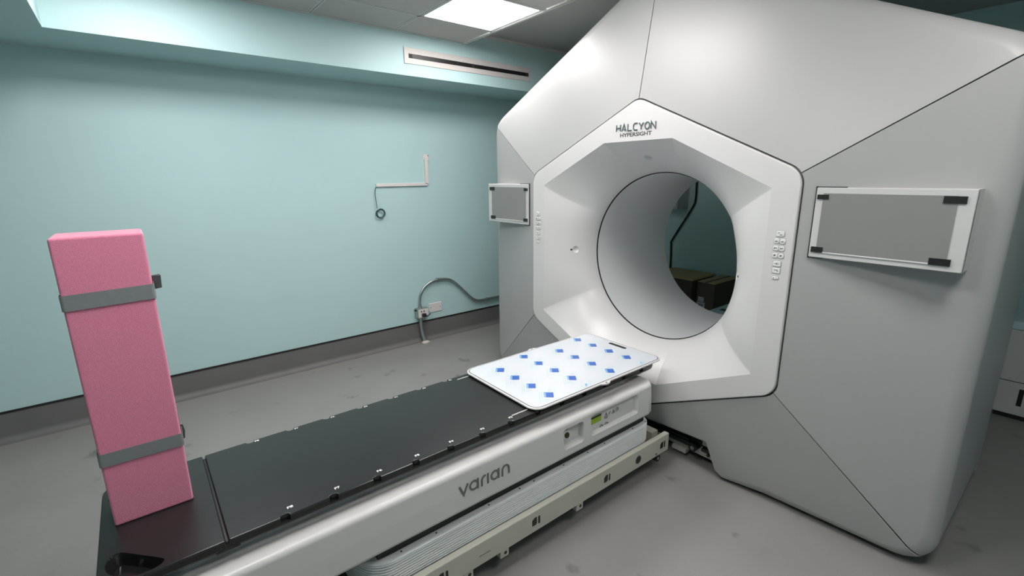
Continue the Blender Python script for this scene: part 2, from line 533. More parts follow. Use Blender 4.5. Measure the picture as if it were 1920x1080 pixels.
tube('plug_lead', smooth_path([(-.100, YW-.10, .282), (-.075, YW-.125, .285), (-.052, YW-.12, .298), (-.045, YW-.10, .286), (-.06, YW-.09, .272), (-.085, YW-.1, .268)]), .0045, 'black', cd, 8)
box('side_knob', (-.178, YW-.05, .325), (-.157, YW-.03, .340), 'dark', cd, bev=.003)
tube('pipe_collar', [(-.108, YW-.022, .340), (-.108, YW-.022, .375)], .0175, 'galv', cd, 12)
tube('riser', smooth_path([(-.112, YW-.03, .255), (-.112, YW-.035, .16), (-.108, YW-.045, .09), (-.098, YW-.062, .03), (-.093, YW-.072, .0)]), .018, 'galv', cd, 12)
for x, z in ((.101, .597), (.70, .298)):
    box('clip', (x-.01, YW-.038, z-.02), (x+.01, YW, z+.016), 'galv', cd, bev=.003)
bm = bmesh.new()
bmesh.ops.create_icosphere(bm, subdivisions=2, radius=.036)
for q in bm.verts:
    q.co = Vector((q.co.x*1.15-.092, q.co.y+YW-.075, max(0, q.co.z*.55+rnd.uniform(-.004, .004))))
from_bm('mortar_collar', bm, 'plaster', cd, smooth=True)
bp = empty('blank_plate', (.07, YW, .28), 'white blank socket plate on the wall right of the conduit box', 'wall plate')
face = [(x, z) for x, z in rrect(.000, .142, .272, .362, .006, 3)]
v, f = loft([[(x, YW, z) for x, z in face], [(x, YW-.006, z) for x, z in face], [(x*.96+.071*.04, YW-.009, z*.96+.317*.04) for x, z in face]])
pydata('plate', v, f, 'raceway', bp, True, math.radians(35))
for x in (.018, .124):
    tube('screw', [(x, YW-.008, .317), (x, YW-.0105, .317)], .004, 'dark', bp, 8)

# ------------------------------------------------------------------ gantry
ZI = 1.10
PLATE = [(0, .878), (-.833, .494), (-.833, -.494), (0, -.878), (.833, -.494), (.833, .494)]
OUTER = [(0, 1.579), (-1.445, .886), (-1.445, -1.085), (0, -1.085), (1.445, -1.085), (1.445, .886)]
def corner_arc(poly, i, r, n):
    p = Vector(poly[i]); a = Vector(poly[i-1]); b = Vector(poly[(i+1) % len(poly)])
    d1 = (a-p).normalized(); d2 = (b-p).normalized()
    ang = math.acos(max(-1, min(1, d1.dot(d2))))
    if ang > pi-.02 or r <= 0:
        return [p.copy() for _ in range(2*n+1)]
    t = r/math.tan(ang/2)
    c = p+(d1+d2).normalized()*(r/math.sin(ang/2))
    s, e = p+d1*t-c, p+d2*t-c
    a0 = math.atan2(s.y, s.x); a1 = math.atan2(e.y, e.x)
    da = (a1-a0+pi) % (2*pi)-pi
    return [c+Vector((math.cos(a0+da*k/(2*n)), math.sin(a0+da*k/(2*n))))*r for k in range(2*n+1)]
NA, NE = 6, 12
def side_curve(poly, i, radii):
    j = (i+1) % len(poly)
    A = corner_arc(poly, i, radii[i], NA)[NA:]
    B = corner_arc(poly, j, radii[j], NA)[:NA+1]
    out = A[:]
    for k in range(1, NE):
        out.append(A[-1].lerp(B[0], k/NE))
    return out+B
RP = [.09]*6
RO = [.16, .16, .13, 0, .13, .16]
def scale_poly(poly, d):
    # offset every corner outward by d along its bisector
    out = []
    for i, p in enumerate(poly):
        p = Vector(p); a = Vector(poly[i-1]); b = Vector(poly[(i+1) % len(poly)])
        d1 = (a-p).normalized(); d2 = (b-p).normalized()
        bis = -(d1+d2)
        if bis.length < 1e-4:
            e = (b-a).normalized(); bis = Vector((e.y, -e.x))
            if bis.dot(p) < 0: bis = -bis
            out.append(tuple(p+bis*d)); continue
        bis.normalize()
        ang = math.acos(d1.dot(d2))
        out.append(tuple(p+bis*d/math.sin(ang/2)))
    return out

gantry = empty('radiotherapy_gantry', (.6, 0, 0), 'large white and silver hexagonal radiotherapy gantry with a round bore', 'medical machine')
XO, FIL, DEPTH = .13, .055, 1.10
def trim_ends(c, g):
    c = [p.copy() for p in c]
    c[0] += (c[1]-c[0]).normalized()*min(g, (c[1]-c[0]).length*.9)
    c[-1] += (c[-2]-c[-1]).normalized()*min(g, (c[-2]-c[-1]).length*.9)
    return c
def shell_panel(inner, outer, x_front, gap=0.0, dx=0.0):
    """rows: plate edge -> outer fillet -> side wall -> back"""
    rows = []
    NV = 8
    n = len(inner)
    cin, cout = trim_ends(inner, gap), trim_ends(outer, gap)
    inset = []
    for k in range(n):
        d = cin[k]-cout[k]
        inset.append(cout[k]+d.normalized()*FIL*1.15)
    for t in range(NV+1):
        row = []
        for k in range(n):
            q = cin[k].lerp(inset[k], t/NV)
            row.append((x_front(q, k)+dx, q.x, q.y+ZI))
        rows.append(row)
    for s in range(1, 7):
        a = pi/2*s/6
        row = []
        for k in range(n):
            x_in = x_front(inset[k], k)
            q = inset[k].lerp(cout[k], math.sin(a))
            row.append((x_in+dx+(.018)*math.sin(a)*(1-s/6)+(FIL+.004)*(1-math.cos(a)), q.x, q.y+ZI))
        rows.append(row)
    for x in (.35, .6, .85, DEPTH):
        rows.append([(x, cout[k].x, cout[k].y+ZI) for k in range(n)])
    return rows
def edge_dist(i, q, poly=PLATE):
    a = Vector(poly[i]); b = Vector(poly[(i+1) % 6])
    e = (b-a).normalized()
    nrm = Vector((e.y, -e.x))
    if nrm.dot(a) < 0: nrm = -nrm
    return (q-a).dot(nrm)
INN = scale_poly(PLATE, .0075)
names = ['upper_right_panel', 'right_panel', None, None, 'left_panel', 'upper_left_panel']
SL = {0: .20, 1: .205, 4: .205, 5: .20}
for i in (0, 1, 4, 5):
    rows = shell_panel(side_curve(INN, i, RP), side_curve(OUTER, i, RO), (lambda q, k, i=i: .004+SL[i]*max(0, edge_dist(i, q))), gap=.0022)
    v, f = loft(rows, False, False, closed=False)
    o = pydata('cover_panel', v, f, 'panel', gantry, True, math.radians(40))
    o['label'] = {0: 'upper right silver cover panel', 1: 'right silver cover panel', 4: 'left silver cover panel', 5: 'upper left silver cover panel'}[i]
    thicken(o, .004)
# bottom panels with the raised cut-out over the couch base
CUT = [(-1.445, -1.085), (-.60, -1.085), (-.565, -1.06), (-.513, -.905), (0, -.912)]
def bottom_outer(n, side):
    # arc half of the corner first, then along the cut-out profile to the middle
    A = corner_arc(OUTER, 2, .13, NA)[NA:]
    path = [A[-1]]+[Vector(p) for p in CUT[1:]]
    segs = [(b-a).length for a, b in zip(path, path[1:])]
    out = A[:]
    fr = [0]
    for s in segs: fr.append(fr[-1]+s)
    m_ = n-len(A)
    # distribute: 8 on the first segment, rest on the profile corners
    cnt = [7, 3, 4, m_-14]
    for (a, b), c in zip(zip(path, path[1:]), cnt):
        for k in range(1, c+1): out.append(a.lerp(b, k/c))
    return out if side < 0 else [Vector((-p.x, p.y)) for p in out]
for side in (-1, 1):
    inner = side_curve(INN, 2, RP)
    n = len(inner)
    outer = bottom_outer(n, -1)
    # inner edge resampled so that it stays above the outer profile (the cut-out is concave)
    def at_y(y):
        for p, q in zip(inner, inner[1:]):
            if p.x <= y <= q.x: return p.lerp(q, (y-p.x)/max(1e-9, q.x-p.x))
        return inner[-1].copy()
    new = inner[:7]
    for k in range(7, n):
        new.append(at_y(new[6].x+(-.58-new[6].x)*(k-6)/7) if k <= 13 else at_y(-.58+(-.513+.58)*(k-13)/7) if k <= 20 else at_y(outer[k].x))
    inner = trim_ends(new, .0022)
    outer = trim_ends(outer, .0022)
    wk = [1.0 if k < 12 else max(.22, 1-.39*(k-11)) for k in range(n)]
    fx = lambda q: .004+.151*max(0, edge_dist(2, q))
    ins = [outer[k]+(inner[k]-outer[k]).normalized()*min(FIL*1.15*wk[k], .7*(inner[k]-outer[k]).length) for k in range(n)]
    rows = []
    for t in range(7):
        rows.append([(fx(inner[k].lerp(ins[k], t/6)), *inner[k].lerp(ins[k], t/6)) for k in range(n)])
    for s_ in range(1, 7):
        a = pi/2*s_/6
        rows.append([(fx(ins[k])+wk[k]*(.018*math.sin(a)*(1-s_/6)+(FIL+.004)*(1-math.cos(a))), *ins[k].lerp(outer[k], math.sin(a))) for k in range(n)])
    rows.append([(DEPTH if k < 13 else rows[-1][k][0]+.09, outer[k].x, outer[k].y) for k in range(n)])
    rows = [[(x, y*(1 if side < 0 else -1), z+ZI) for x, y, z in r] for r in rows]
    v, f = loft(rows, False, False, closed=False)
    o = pydata('cover_panel', v, f, 'panel', gantry, True, math.radians(40))
    o['label'] = 'lower right silver cover panel' if side < 0 else 'lower left silver cover panel'
    thicken(o, .004)
# dark frame behind the seams
INN2, OUT2 = scale_poly(PLATE, -.02), scale_poly(OUTER, -.008)
vv, ff = [], []
for i in (0, 1, 4, 5):
    rows = shell_panel(side_curve(INN2, i, RP), side_curve(OUT2, i, RO), (lambda q, k, i=i: .016+SL[i]*max(0, edge_dist(i, q))))
    v, f = loft(rows, False, False, closed=False)
    k0 = len(vv); vv += v; ff += [tuple(a+k0 for a in fc) for fc in f]
pydata('inner_frame', vv, ff, 'frame_grey', gantry, True, math.radians(40))
# rear cover ring with the bore opening
NB = 120
def on_poly(poly, ang):
    d = Vector((math.cos(ang), math.sin(ang)))
    best = None
    for i in range(len(poly)):
        a = Vector(poly[i]); e = Vector(poly[(i+1) % len(poly)])-a
        den = d.x*e.y-d.y*e.x
        if abs(den) < 1e-9: continue
        t = (a.x*e.y-a.y*e.x)/den
        u = (a.x*d.y-a.y*d.x)/den
        if t > 0 and -1e-6 <= u <= 1+1e-6 and (best is None or t < best): best = t
    return d*best
angs = [2*pi*k/NB for k in range(NB)]
OPENING = [(.22, .664), (.72, .428), (.72, -.430), (.22, -.664), (-.22, -.664), (-.72, -.430), (-.72, .428), (-.22, .664)]
# exact angle list: polygon corners included for crisp corners
al = sorted(set([round(a, 5) for a in angs]+[round(math.atan2(q[1], q[0]) % (2*pi), 5) for q in OPENING]))
OUTB = [(-1.445, -1.085), (-.60, -1.085), (-.565, -1.06), (-.513, -.905), (.513, -.905), (.565, -1.06), (.60, -1.085), (1.445, -1.085), (1.445, .886), (0, 1.579), (-1.445, .886)]
v, f = loft([[(DEPTH, *(on_poly(OUTB, a)*.998+Vector((0, ZI)))) for a in al], [(DEPTH+.01, .53*math.cos(a), .53*math.sin(a)+ZI) for a in al], [(DEPTH-.01, .514*math.cos(a), .514*math.sin(a)+ZI) for a in al]], False, False)
pydata('rear_cover', v, f, 'panel', gantry, True, math.radians(40))
# white hexagonal front plate with the opening
hexo = []
for i in range(6):
    c = side_curve(PLATE, i, RP)
    hexo += c[:-1]
def hexpoint(a):
    return on_poly([tuple(p) for p in hexo], a)
alp = sorted(set(al+[round(math.atan2(p.y, p.x) % (2*pi), 5) for p in hexo]))
def inset_pt(a, d):
    p = hexpoint(a); return p*((p.length-d)/p.length)
rings = [[(.03, *(hexpoint(a)+Vector((0, ZI)))) for a in alp],
         [(.001, *(hexpoint(a)+Vector((0, ZI)))) for a in alp],
         [(-.0035, *(inset_pt(a, .0035)+Vector((0, ZI)))) for a in alp],
         [(-.0045, *(inset_pt(a, .008)+Vector((0, ZI)))) for a in alp],
         [(-.0045, *(on_poly(OPENING, a)+Vector((0, ZI)))) for a in alp]]
v, f = loft(rings, False, False)
pydata('front_plate', v, f, 'white', gantry, True, math.radians(24))
# flared mouth between the opening and the bore
BX, BR = .283, .50
def flare_ring(s, th=0.0):
    ring = []
    for a in al:
        po = on_poly(OPENING, a)
        pc = Vector((math.cos(a), math.sin(a)))*(BR+.002)
        up_ = abs(math.sin(a))
        k = .12+.55*min(1, max(0, (up_-.35)/.5))
        x = -.0045+(BX+.0045)*((1-k)*(1-math.sqrt(max(0, 1-s*s)))+k*s)
        q = po.lerp(pc, s)
        ring.append((x+th, q.x*(1+th*.3), q.y*(1+th*.3)+ZI))
    return ring
ss = [math.sin(pi/2*k/18) for k in range(19)]
front = [flare_ring(s) for s in ss]
back = [[(x+.07, y*1.09, (z-ZI)*1.09+ZI) for x, y, z in r] for r in front[::-1]]
rings = front+back
nR = len(al)
vv = [p for r in rings for p in r]
ff = []
for i in range(len(rings)):
    j = (i+1) % len(rings)
    for k in range(nR):
        ff.append((i*nR+k, i*nR+(k+1) % nR, j*nR+(k+1) % nR, j*nR+k))
flare = pydata('bore_mouth', vv, ff, 'white', gantry, True, math.radians(28))
def ellipsoid(c, r):
    bm = bmesh.new()
    bmesh.ops.create_uvsphere(bm, u_segments=24, v_segments=12, radius=1)
    for q in bm.verts: q.co = Vector((q.co.x*r[0]+c[0], q.co.y*r[1]+c[1], q.co.z*r[2]+c[2]))
    return from_bm('cutter', bm, None)
# three small scooped laser windows in the mouth
def flare_x(y, z):
    a = math.atan2(z, y) % (2*pi)
    po = on_poly(OPENING, a).length
    s = (po-math.hypot(y, z))/(po-BR-.002)
    k = .12+.55*min(1, max(0, (abs(math.sin(a))-.35)/.5))
    return -.0045+(BX+.0045)*((1-k)*(1-math.sqrt(max(0, 1-s*s)))+k*s)
PORTS = [(.545, 0.004), (-.556, 0.004), (.0, .578)]
def flare_n(y, z, e=.004):
    gy = (flare_x(y+e, z)-flare_x(y-e, z))/(2*e); gz = (flare_x(y, z+e)-flare_x(y, z-e))/(2*e)
    return Vector((-1, gy, gz)).normalized()
cut = []
for y, z in PORTS:
    P = Vector((flare_x(y, z), y, z+ZI))+flare_n(y, z)*.012
    cut.append(ellipsoid(P, (.027, .027, .027)))
boolean_cut(flare, cut)
for y, z in PORTS:
    sgn = 1 if y > 0.1 else (-1 if y < -.1 else 0)
    if sgn:
        yy = y+sgn*.017
        P = Vector((flare_x(yy, z), yy, z+ZI))-flare_n(yy, z)*.004
        bm = bmesh.new()
        bmesh.ops.create_icosphere(bm, subdivisions=2, radius=.008)
        for q in bm.verts: q.co = q.co+P
        from_bm('laser_aperture', bm, 'black', gantry, True)
# bore liner with gap ring
NBR = 96
aa = [2*pi*k/NBR for k in range(NBR)]
def circ(x, r): return [(x, r*math.cos(a), r*math.sin(a)+ZI) for a in aa]
v, f = loft([circ(BX+.006, .515), circ(BX+.006, .499), circ(BX+.010, .497), circ(.6, .505), circ(DEPTH, .514)], False, False)
pydata('bore_liner', v, f, 'bore', gantry, True, math.radians(40))
v, f = loft([circ(BX+.012, .53), circ(BX+.0035, .5), circ(BX+.0035, .497), circ(BX+.0075, .497)], False, False)
pydata('gap_ring', v, f, 'black', gantry, True, math.radians(40))

# lettering on the plate
YD, ZD = (0, -1, 0), (0, 0, 1)
def halcyon():
    h, wl, g = .034, .0275, .0098
    H = [[(0, 0), (0, 1)], [(1, 0), (1, 1)], [(.15, .5), (.85, .5)]]
    A = [[(0, 0), (.5, 1), (1, 0)], [(.42, .22), (.75, .22)]]
    L_ = [[(.1, 1), (.1, 0), (1, 0)]]
    C_ = [[(1, 1), (.3, 1), (.06, .75), (.06, .25), (.3, 0), (1, 0)]]
    Y_ = [[(0, 1), (.5, .48), (1, 1)], [(.5, .5), (.5, 0)]]
    O_ = [arc(.5, .5, .5, 90, 450, 20)]
    N_ = [[(0, 0), (0, 1), (1, 0), (1, 1)]]
    st = []
    x = -.1265
    for G in (H, A, L_, C_, Y_, O_, N_):
        for s_ in G: st.append([(x+p[0]*wl, p[1]*h) for p in s_])
        x += wl+g
    return st
v, f = stroke_mesh(halcyon(), .0058, (-.0045, 0.005, 1.819), YD, ZD, .004)
o = pydata('halcyon_lettering', v, f, 'chrome', gantry); o['label'] = 'raised chrome lettering HALCYON'
o = place_text('hypersight_lettering', 'HYPERSIGHT', .03, (-.0048, .005, 1.7975), YD, ZD, 'dark_txt', gantry, width=.203, height=.0205, depth=.0004, bold=.0007)
o['label'] = 'dark printed lettering HYPERSIGHT'

# keypads on both sides of the plate
def keypad(yc, sgn):
    z = 1.336
    def btn(y, z, wd, ht, r, icon):
        b = face_plate('keypad_button', [(y+p[0], z+p[1]) for p in rrect(-wd/2, wd/2, -ht/2, ht/2, r, 4)], -.0085, -.004, 'button', gantry, bev=.0015)
        v_, f_ = [], []
        for (a, b_, c, d) in icon:
            k = len(v_)
            v_ += [(-.0089, y-a, z+b_), (-.0089, y-c, z+b_), (-.0089, y-c, z+d), (-.0089, y-a, z+d)]
            f_.append((k, k+1, k+2, k+3))
        pydata('button_icon', v_, f_, 'grey_txt', b)
        face_plate('button_rim', [(y+p[0], z+p[1]) for p in rrect(-wd/2-.0016, wd/2+.0016, -ht/2-.0016, ht/2+.0016, r+.001, 4)], -.0055, -.004, 'rim', b)
    btn(yc, z, .033, .024, .005, [(-.009, .002, -.002, .005), (-.002, -.006, .010, -.003)])
    for k, ic in ((1, [(-.006, -.003, .006, .0005), (-.001, -.006, .001, -.003)]), (2, [(-.006, -.001, .006, .003), (-.006, -.004, -.003, .0)]), (3, [(-.004, -.002, .004, .004), (-.004, -.004, -.001, 0)])):
        btn(yc+.0125, z-.0315*k, .0225, .0225, .008, ic)
        btn(yc-.0125, z-.0315*k, .0225, .0225, .008, ic)
    btn(yc, z-.130, .033, .024, .005, [(-.009, -.001, -.004, .001), (-.003, -.003, .003, .003), (.004, -.001, .009, .001)])
    btn(yc, z-.160, .033, .024, .005, [(-.008, .001, .006, .004), (.005, -.005, .008, .002)])
    btn(yc, z-.193, .026, .013, .006, [(-.008, -.002, -.004, .002), (.004, -.002, .008, .002)])
keypad(-.778, -1)
keypad(.778, 1)

# monitors on both wings
def monitor(s):
    # s=-1 right wing, +1 left wing ; a = |y|
    a0, a1, z0, z1 = .891, 1.362, 1.251, 1.531
    xf = .004
    def Y(a): return s*a
    root = None
    # wedge body that meets the receding panel
    v = []
    for a, xb in ((a0, .028), (a1, .122)):
        for z in (z0, z1):
            v += [(xf+.010, Y(a), z), (xb, Y(a), z)]
    f = [(0, 2, 3, 1), (4, 5, 7, 6), (0, 1, 5, 4), (2, 6, 7, 3), (0, 4, 6, 2), (1, 3, 7, 5)]
    root = pydata('monitor', v, f, 'mframe', gantry)
    root['label'] = 'film covered monitor on the right wing' if s < 0 else 'film covered monitor on the left wing'
    def ring_(i0, i1, jz, x):
        ya, yb = sorted((Y(a0+i0), Y(a1-i1)))
        return [(x, *p) for p in rrect(ya, yb, z0+jz, z1-jz, .003, 2)]
    v, f = loft([ring_(0, 0, 0, xf+.02), ring_(0, 0, 0, xf+.002), ring_(.002, .002, .002, xf), ring_(.034, .046, .026, xf), ring_(.034, .046, .026, xf+.012)], False, False)
    pydata('frame', v, f, 'mframe', root, True, math.radians(30))
    # wrinkled film
    NX, NZ = 24, 14
    b0, b1, c0, c1 = a0+.026, a1-.044, z0+.024, z1-.022
    rr = random.Random(5)
    v, f = [], []
    for j in range(NZ+1):
        for i in range(NX+1):
            u, w_ = i/NX, j/NZ
            edge = min(u, 1-u, w_, 1-w_)
            bump = .0016*math.sin(u*9+w_*5)*max(0, .35-edge)*2
            v.append((xf-.0012-abs(bump), Y(b0+(b1-b0)*u), c0+(c1-c0)*w_))
    for j in range(NZ):
        for i in range(NX):
            k = j*(NX+1)+i
            f.append((k, k+1, k+NX+2, k+NX+1))
    fl = pydata('protective_film', v, f, 'film', root, True)
    box('film_lip', (xf-.004, min(Y(b0+.01), Y(b1-.01)), c0-.004), (xf, max(Y(b0+.01), Y(b1-.01)), c0+.001), 'white', root, bev=.001)
    for aa, ab, za, zb in ((a0+.006, a0+.046, z1-.045, z1-.027), (a1-.082, a1-.022, z1-.047, z1-.023), (a0+.008, a0+.05, z0+.022, z0+.044), (a1-.09, a1-.032, z0+.020, z0+.044)):
        box('black_tape', (xf-.0052, min(Y(aa), Y(ab)), za), (xf-.002, max(Y(aa), Y(ab)), zb), 'black', root)
    # dark reveal round the recessed side
    bm = bmesh.new()
    bm_box(bm, (.010, min(Y(a0-.005), Y(a0)), z0-.005), (.0165, max(Y(a0-.005), Y(a0)), z1+.005))
    bm_box(bm, (.012, min(Y(a0-.005), Y(a0+.10)), z1), (.022, max(Y(a0-.005), Y(a0+.10)), z1+.004))
    bm_box(bm, (.012, min(Y(a0-.005), Y(a0+.05)), z0-.004), (.022, max(Y(a0-.005), Y(a0+.05)), z0))
    from_bm('reveal', bm, 'black', root)
monitor(-1)
monitor(1)

# machinery seen under the gantry
base = gantry
box('base_beam', (.14, -.62, .042), (.165, .62, .10), 'beige', base, bev=.004)
box('base_foot_pad', (.12, -.36, .018), (.165, -.27, .045), 'beige', base, bev=.004)
box('base_back_plate', (.24, -.6, .01), (.27, .6, .25), 'black', base)
box('base_hydraulic_rod', (.10, -.42, .085), (.14, .1, .115), 'black', base, bev=.012, seg=3)
tube('rod_end', [(.09, -.415, .098), (.142, -.415, .098)], .024, 'black', base, 14)
tube('rod_bolt', [(.085, -.415, .098), (.092, -.415, .098)], .011, 'galv', base, 8)
box('base_link_plate', (.13, -.50, .105), (.142, -.38, .14), 'dark', base, bev=.003)
box('base_bracket', (.10, -.515, .135), (.145, -.465, .178), 'beige', base, bev=.004)
tube('bracket_bolt', [(.094, -.505, .157), (.104, -.505, .157)], .008, 'black', base, 8)
box('base_valve_block', (.11, -.50, .088), (.142, -.455, .108), 'dark', base, bev=.004)
for y, z in ((-.43, .13), (-.34, .145), (-.49, .07), (-.25, .15)):
    tube('bolt', [(.125, y, z), (.145, y, z)], .009, 'dark', base, 8)
tube('hose', smooth_path([(.12, -.05, .15), (.10, -.15, .155), (.11, -.25, .13), (.12, -.38, .12)]), .011, 'black', base, 8)

# ------------------------------------------------------------------ treatment couch
couch = empty('treatment_couch', (-1.2, 0, 0), 'long black-topped patient couch on white cover, ribbed bellows and beige base', 'treatment couch')
ZT, HT = .608, .040
HW = .266
NOTCH = [-1.94+.1437*k for k in range(13)]
def couch_outline(x0, x1, notches, r0, r1, hw, off=0.0):
    """CCW outline; r0/r1 corner radii at the x0/x1 end"""
    pts = []
    def cornerp(cx, cy, r, a0):
        for k in range(7):
            a = a0+pi/2*k/6
            pts.append((cx+r*math.cos(a), cy+r*math.sin(a)))
    rn = .0135
    ns = [x for x in notches if x0+.05 < x < x1-.06]
    # right side (y=-hw) from x0 to x1
    cornerp(x0+r0, -hw+r0, r0, pi)
    for x in ns:
        for k in range(9):
            a = pi-pi*k/8
            pts.append((x+rn*math.cos(a), -hw+rn*math.sin(a)))
    cornerp(x1-r1, -hw+r1, r1, 1.5*pi)
    cornerp(x1-r1, hw-r1, r1, 0)
    for x in ns[::-1]:
        for k in range(9):
            a = -pi*k/8
            pts.append((x+rn*math.cos(a), hw+rn*math.sin(a)))
    cornerp(x0+r0, hw-r0, r0, pi/2)
    return pts
def off_outline(o, d):
    out = []
    n = len(o)
    for i in range(n):
        a = Vector(o[i-1]); p = Vector(o[i]); b = Vector(o[(i+1) % n])
        e = (b-a)
        e = e.normalized() if e.length > 1e-9 else Vector((1, 0))
        nrm = Vector((-e.y, e.x))   # inward for CCW
        out.append(tuple(p+nrm*d))
    return out
M['gloss_black'] = mat('gloss_black_edge', (0.014, 0.014, 0.014), 0.13, noise=0.1, nscale=8, spec=0.6)
def slab(name, o, ob, m, parent):
    plan_prism(name+'_body', [(off_outline(ob, .020), ZT-HT), (off_outline(ob, .010), ZT-HT+.006), (off_outline(ob, .002), ZT-HT+.016), (off_outline(ob, .002), ZT-.0185)], 'gloss_black', parent, 30)
    up_ = plan_prism(name, [(off_outline(o, .001), ZT-.018), (o, ZT-.017), (o, ZT-.008), (off_outline(o, .0007), ZT-.005), (off_outline(o, .0018), ZT-.0024), (off_outline(o, .003), ZT-.0007), (off_outline(o, .0045), ZT)], 'gloss_black', parent, 40)
    up_.data.materials.append(M[m])
    for p in up_.data.polygons:
        if p.normal.z > .97: p.material_index = 1
    return up_
slab('couch_top', couch_outline(-2.088, -.075, NOTCH, .006, .06, HW), couch_outline(-2.088, -.075, [], .024, .06, HW), 'carbon', couch)
foot = slab('foot_section', couch_outline(-2.373, -2.0935, [], .06, .006, HW), couch_outline(-2.373, -2.0935, [], .06, .024, HW), 'carbon', couch)
# teardrop hand-holes in the foot section
def drop(sgn, s=1.0):
    pts = [(-2.353, -.165), (-2.346, -.140), (-2.333, -.130), (-2.316, -.138), (-2.276, -.182), (-2.240, -.222), (-2.234, -.236), (-2.246, -.249), (-2.272, -.2535), (-2.30, -.247), (-2.335, -.218), (-2.350, -.190)]
    cx = sum(p[0] for p in pts)/12; cy = sum(p[1] for p in pts)/12
    return [(cx+(x-cx)*s, sgn*-1*(cy+(y-cy)*s)) for x, y in pts]
cutters = []
for sg in (-1, 1):
    o2 = drop(sg)
    o2 = [tuple(p)[:2] for p in smooth_path([Vector((*p, 0)) for p in o2+[o2[0]]], 4)[:-1]]
    cxm = sum(p[0] for p in o2)/len(o2); cym = sum(p[1] for p in o2)/len(o2)
    sc = lambda s: [(cxm+(x-cxm)*s, cym+(y-cym)*s) for x, y in o2]
    c_ = plan_prism('cutter', [(sc(.82), ZT-.034), (sc(.9), ZT-.02), (sc(1.0), ZT-.004), (sc(1.12), ZT+.01)], None)
    cutters.append(c_)
for c_ in cutters:
    c2 = bpy.data.objects.new('cutter', c_.data.copy()); COL.objects.link(c2)
    boolean_cut([o for o in COL.objects if o.name == 'foot_section_body'][0], [c2])
boolean_cut(foot, cutters)
box('joint_strip', (-2.12, -.2565, .57), (-2.06, .2565, .5985), 'black', couch)
# printed index marks
for k, x in enumerate(NOTCH[:7]):
    place_text('index_mark', 'F%d' % (8-k), .02, (x+.022, -HW+.036, ZT+.0006), (1, 0, 0), (0, 1, 0), 'white_txt', couch, width=.017, height=.011, bold=.0006)
    place_text('index_mark', 'F%d' % (8-k), .02, (x+.022, HW-.016, ZT+.0006), (1, 0, 0), (0, 1, 0), 'white_txt', couch, width=.015, height=.009, bold=.0006)
for yy, xx in ((-.222, -1.016), (.232, -1.0)):
    bm = bmesh.new()
    for k in range(14):
        bm_box(bm, (xx-.025+k*.0062, yy-.0035, ZT+.0002), (xx-.0215+k*.0062, yy+.0035, ZT+.0006))
    from_bm('part_number_print', bm, 'white_txt', couch)
# white cover
CX0, CX1, CW = -2.335, -.145, .325
def cov(ins, z, r=.07): return (rrect(CX0+ins, CX1-ins, -CW+ins, CW-ins, max(.01, r-ins*.4), 7), z)
cover = plan_prism('couch_cover', [cov(.09, .360), cov(.016, .362), cov(.005, .367), cov(0, .378), cov(.002, .45), cov(.006, .517), cov(.010, .528), cov(.017, .535), cov(.026, .538), cov(.045, .5385), cov(.075, .532), cov(.112, .528), cov(.118, .5685)], 'cover', couch, 30)
def recess_cutter(xa, xb, za, zb, r, depth, slope):
    oo = rrect(xa, xb, za, zb, r, 5)
    cxm, czm = (xa+xb)/2, (za+zb)/2
    inn = [(cxm+(x-cxm)*.93, czm+(z-czm)*.86+slope) for x, z in oo]
    v, f = loft([[(x, -CW-.02, z) for x, z in oo], [(x, -CW+.004, z) for x, z in oo], [(x, -CW+depth, z) for x, z in inn]])
    return pydata('cutter', v, f, None)
boolean_cut(cover, [recess_cutter(-.832, -.704, .405, .506, .016, .034, .0), recess_cutter(-.656, -.305, .409, .513, .014, .024, .0)])
# button well
tube('button_bezel', [(-.797, -CW+.036, .460), (-.797, -CW+.020, .462)], [.026, .022], 'white', couch, 20)
tube('push_button', [(-.797, -CW+.022, .462), (-.797, -CW+.0165, .463)], .0135, 'lens', couch, 20)
# display and icons
YI = -CW+.0236
box('lcd_display', (-.640, YI-.003, .452), (-.566, YI+.002, .487), 'lcd', couch, bev=.0015)
box('lcd_header', (-.637, YI-.0036, .480), (-.567, YI-.0028, .488), 'black', couch)
def icon(name, strokes, x, z, s, wd=.0028):
    v, f = stroke_mesh([[(p[0]*s, p[1]*s) for p in st] for st in strokes], wd, (x, YI-.0002, z), (1, 0, 0), (0, 0, 1), .0006)
    # X x Y = (1,0,0)x(0,0,1) = (0,-1,0): toward the viewer
    return pydata(name, v, f, 'grey_txt', couch)
TRI = [(-.5, -.45), (0, .5), (.5, -.45), (-.5, -.45)]
icon('warning_icon', [TRI, [(0, .2), (0, -.15)], [(-.5, -.75), (.5, -.75)]], -.528, .468, .022)
icon('arrow_icon', [[(-.4, -.5), (.1, .1), (-.2, .1), (.4, .6)]], -.502, .468, .016)
icon('warning_icon', [TRI, [(0, .1), (0, -.25)]], -.474, .468, .018)
icon('circle_icon', [arc(0, 0, .5, 0, 360, 16), [(-.1, -.1), (.2, .2)]], -.447, .470, .019)
for x in (-.561, -.524):
    icon('cloud_icon', [arc(-.1, 0, .45, 0, 360, 12, .35), [(.3, -.2), (.8, -.05), (.3, .2)]], x, .420, .017, .0045)
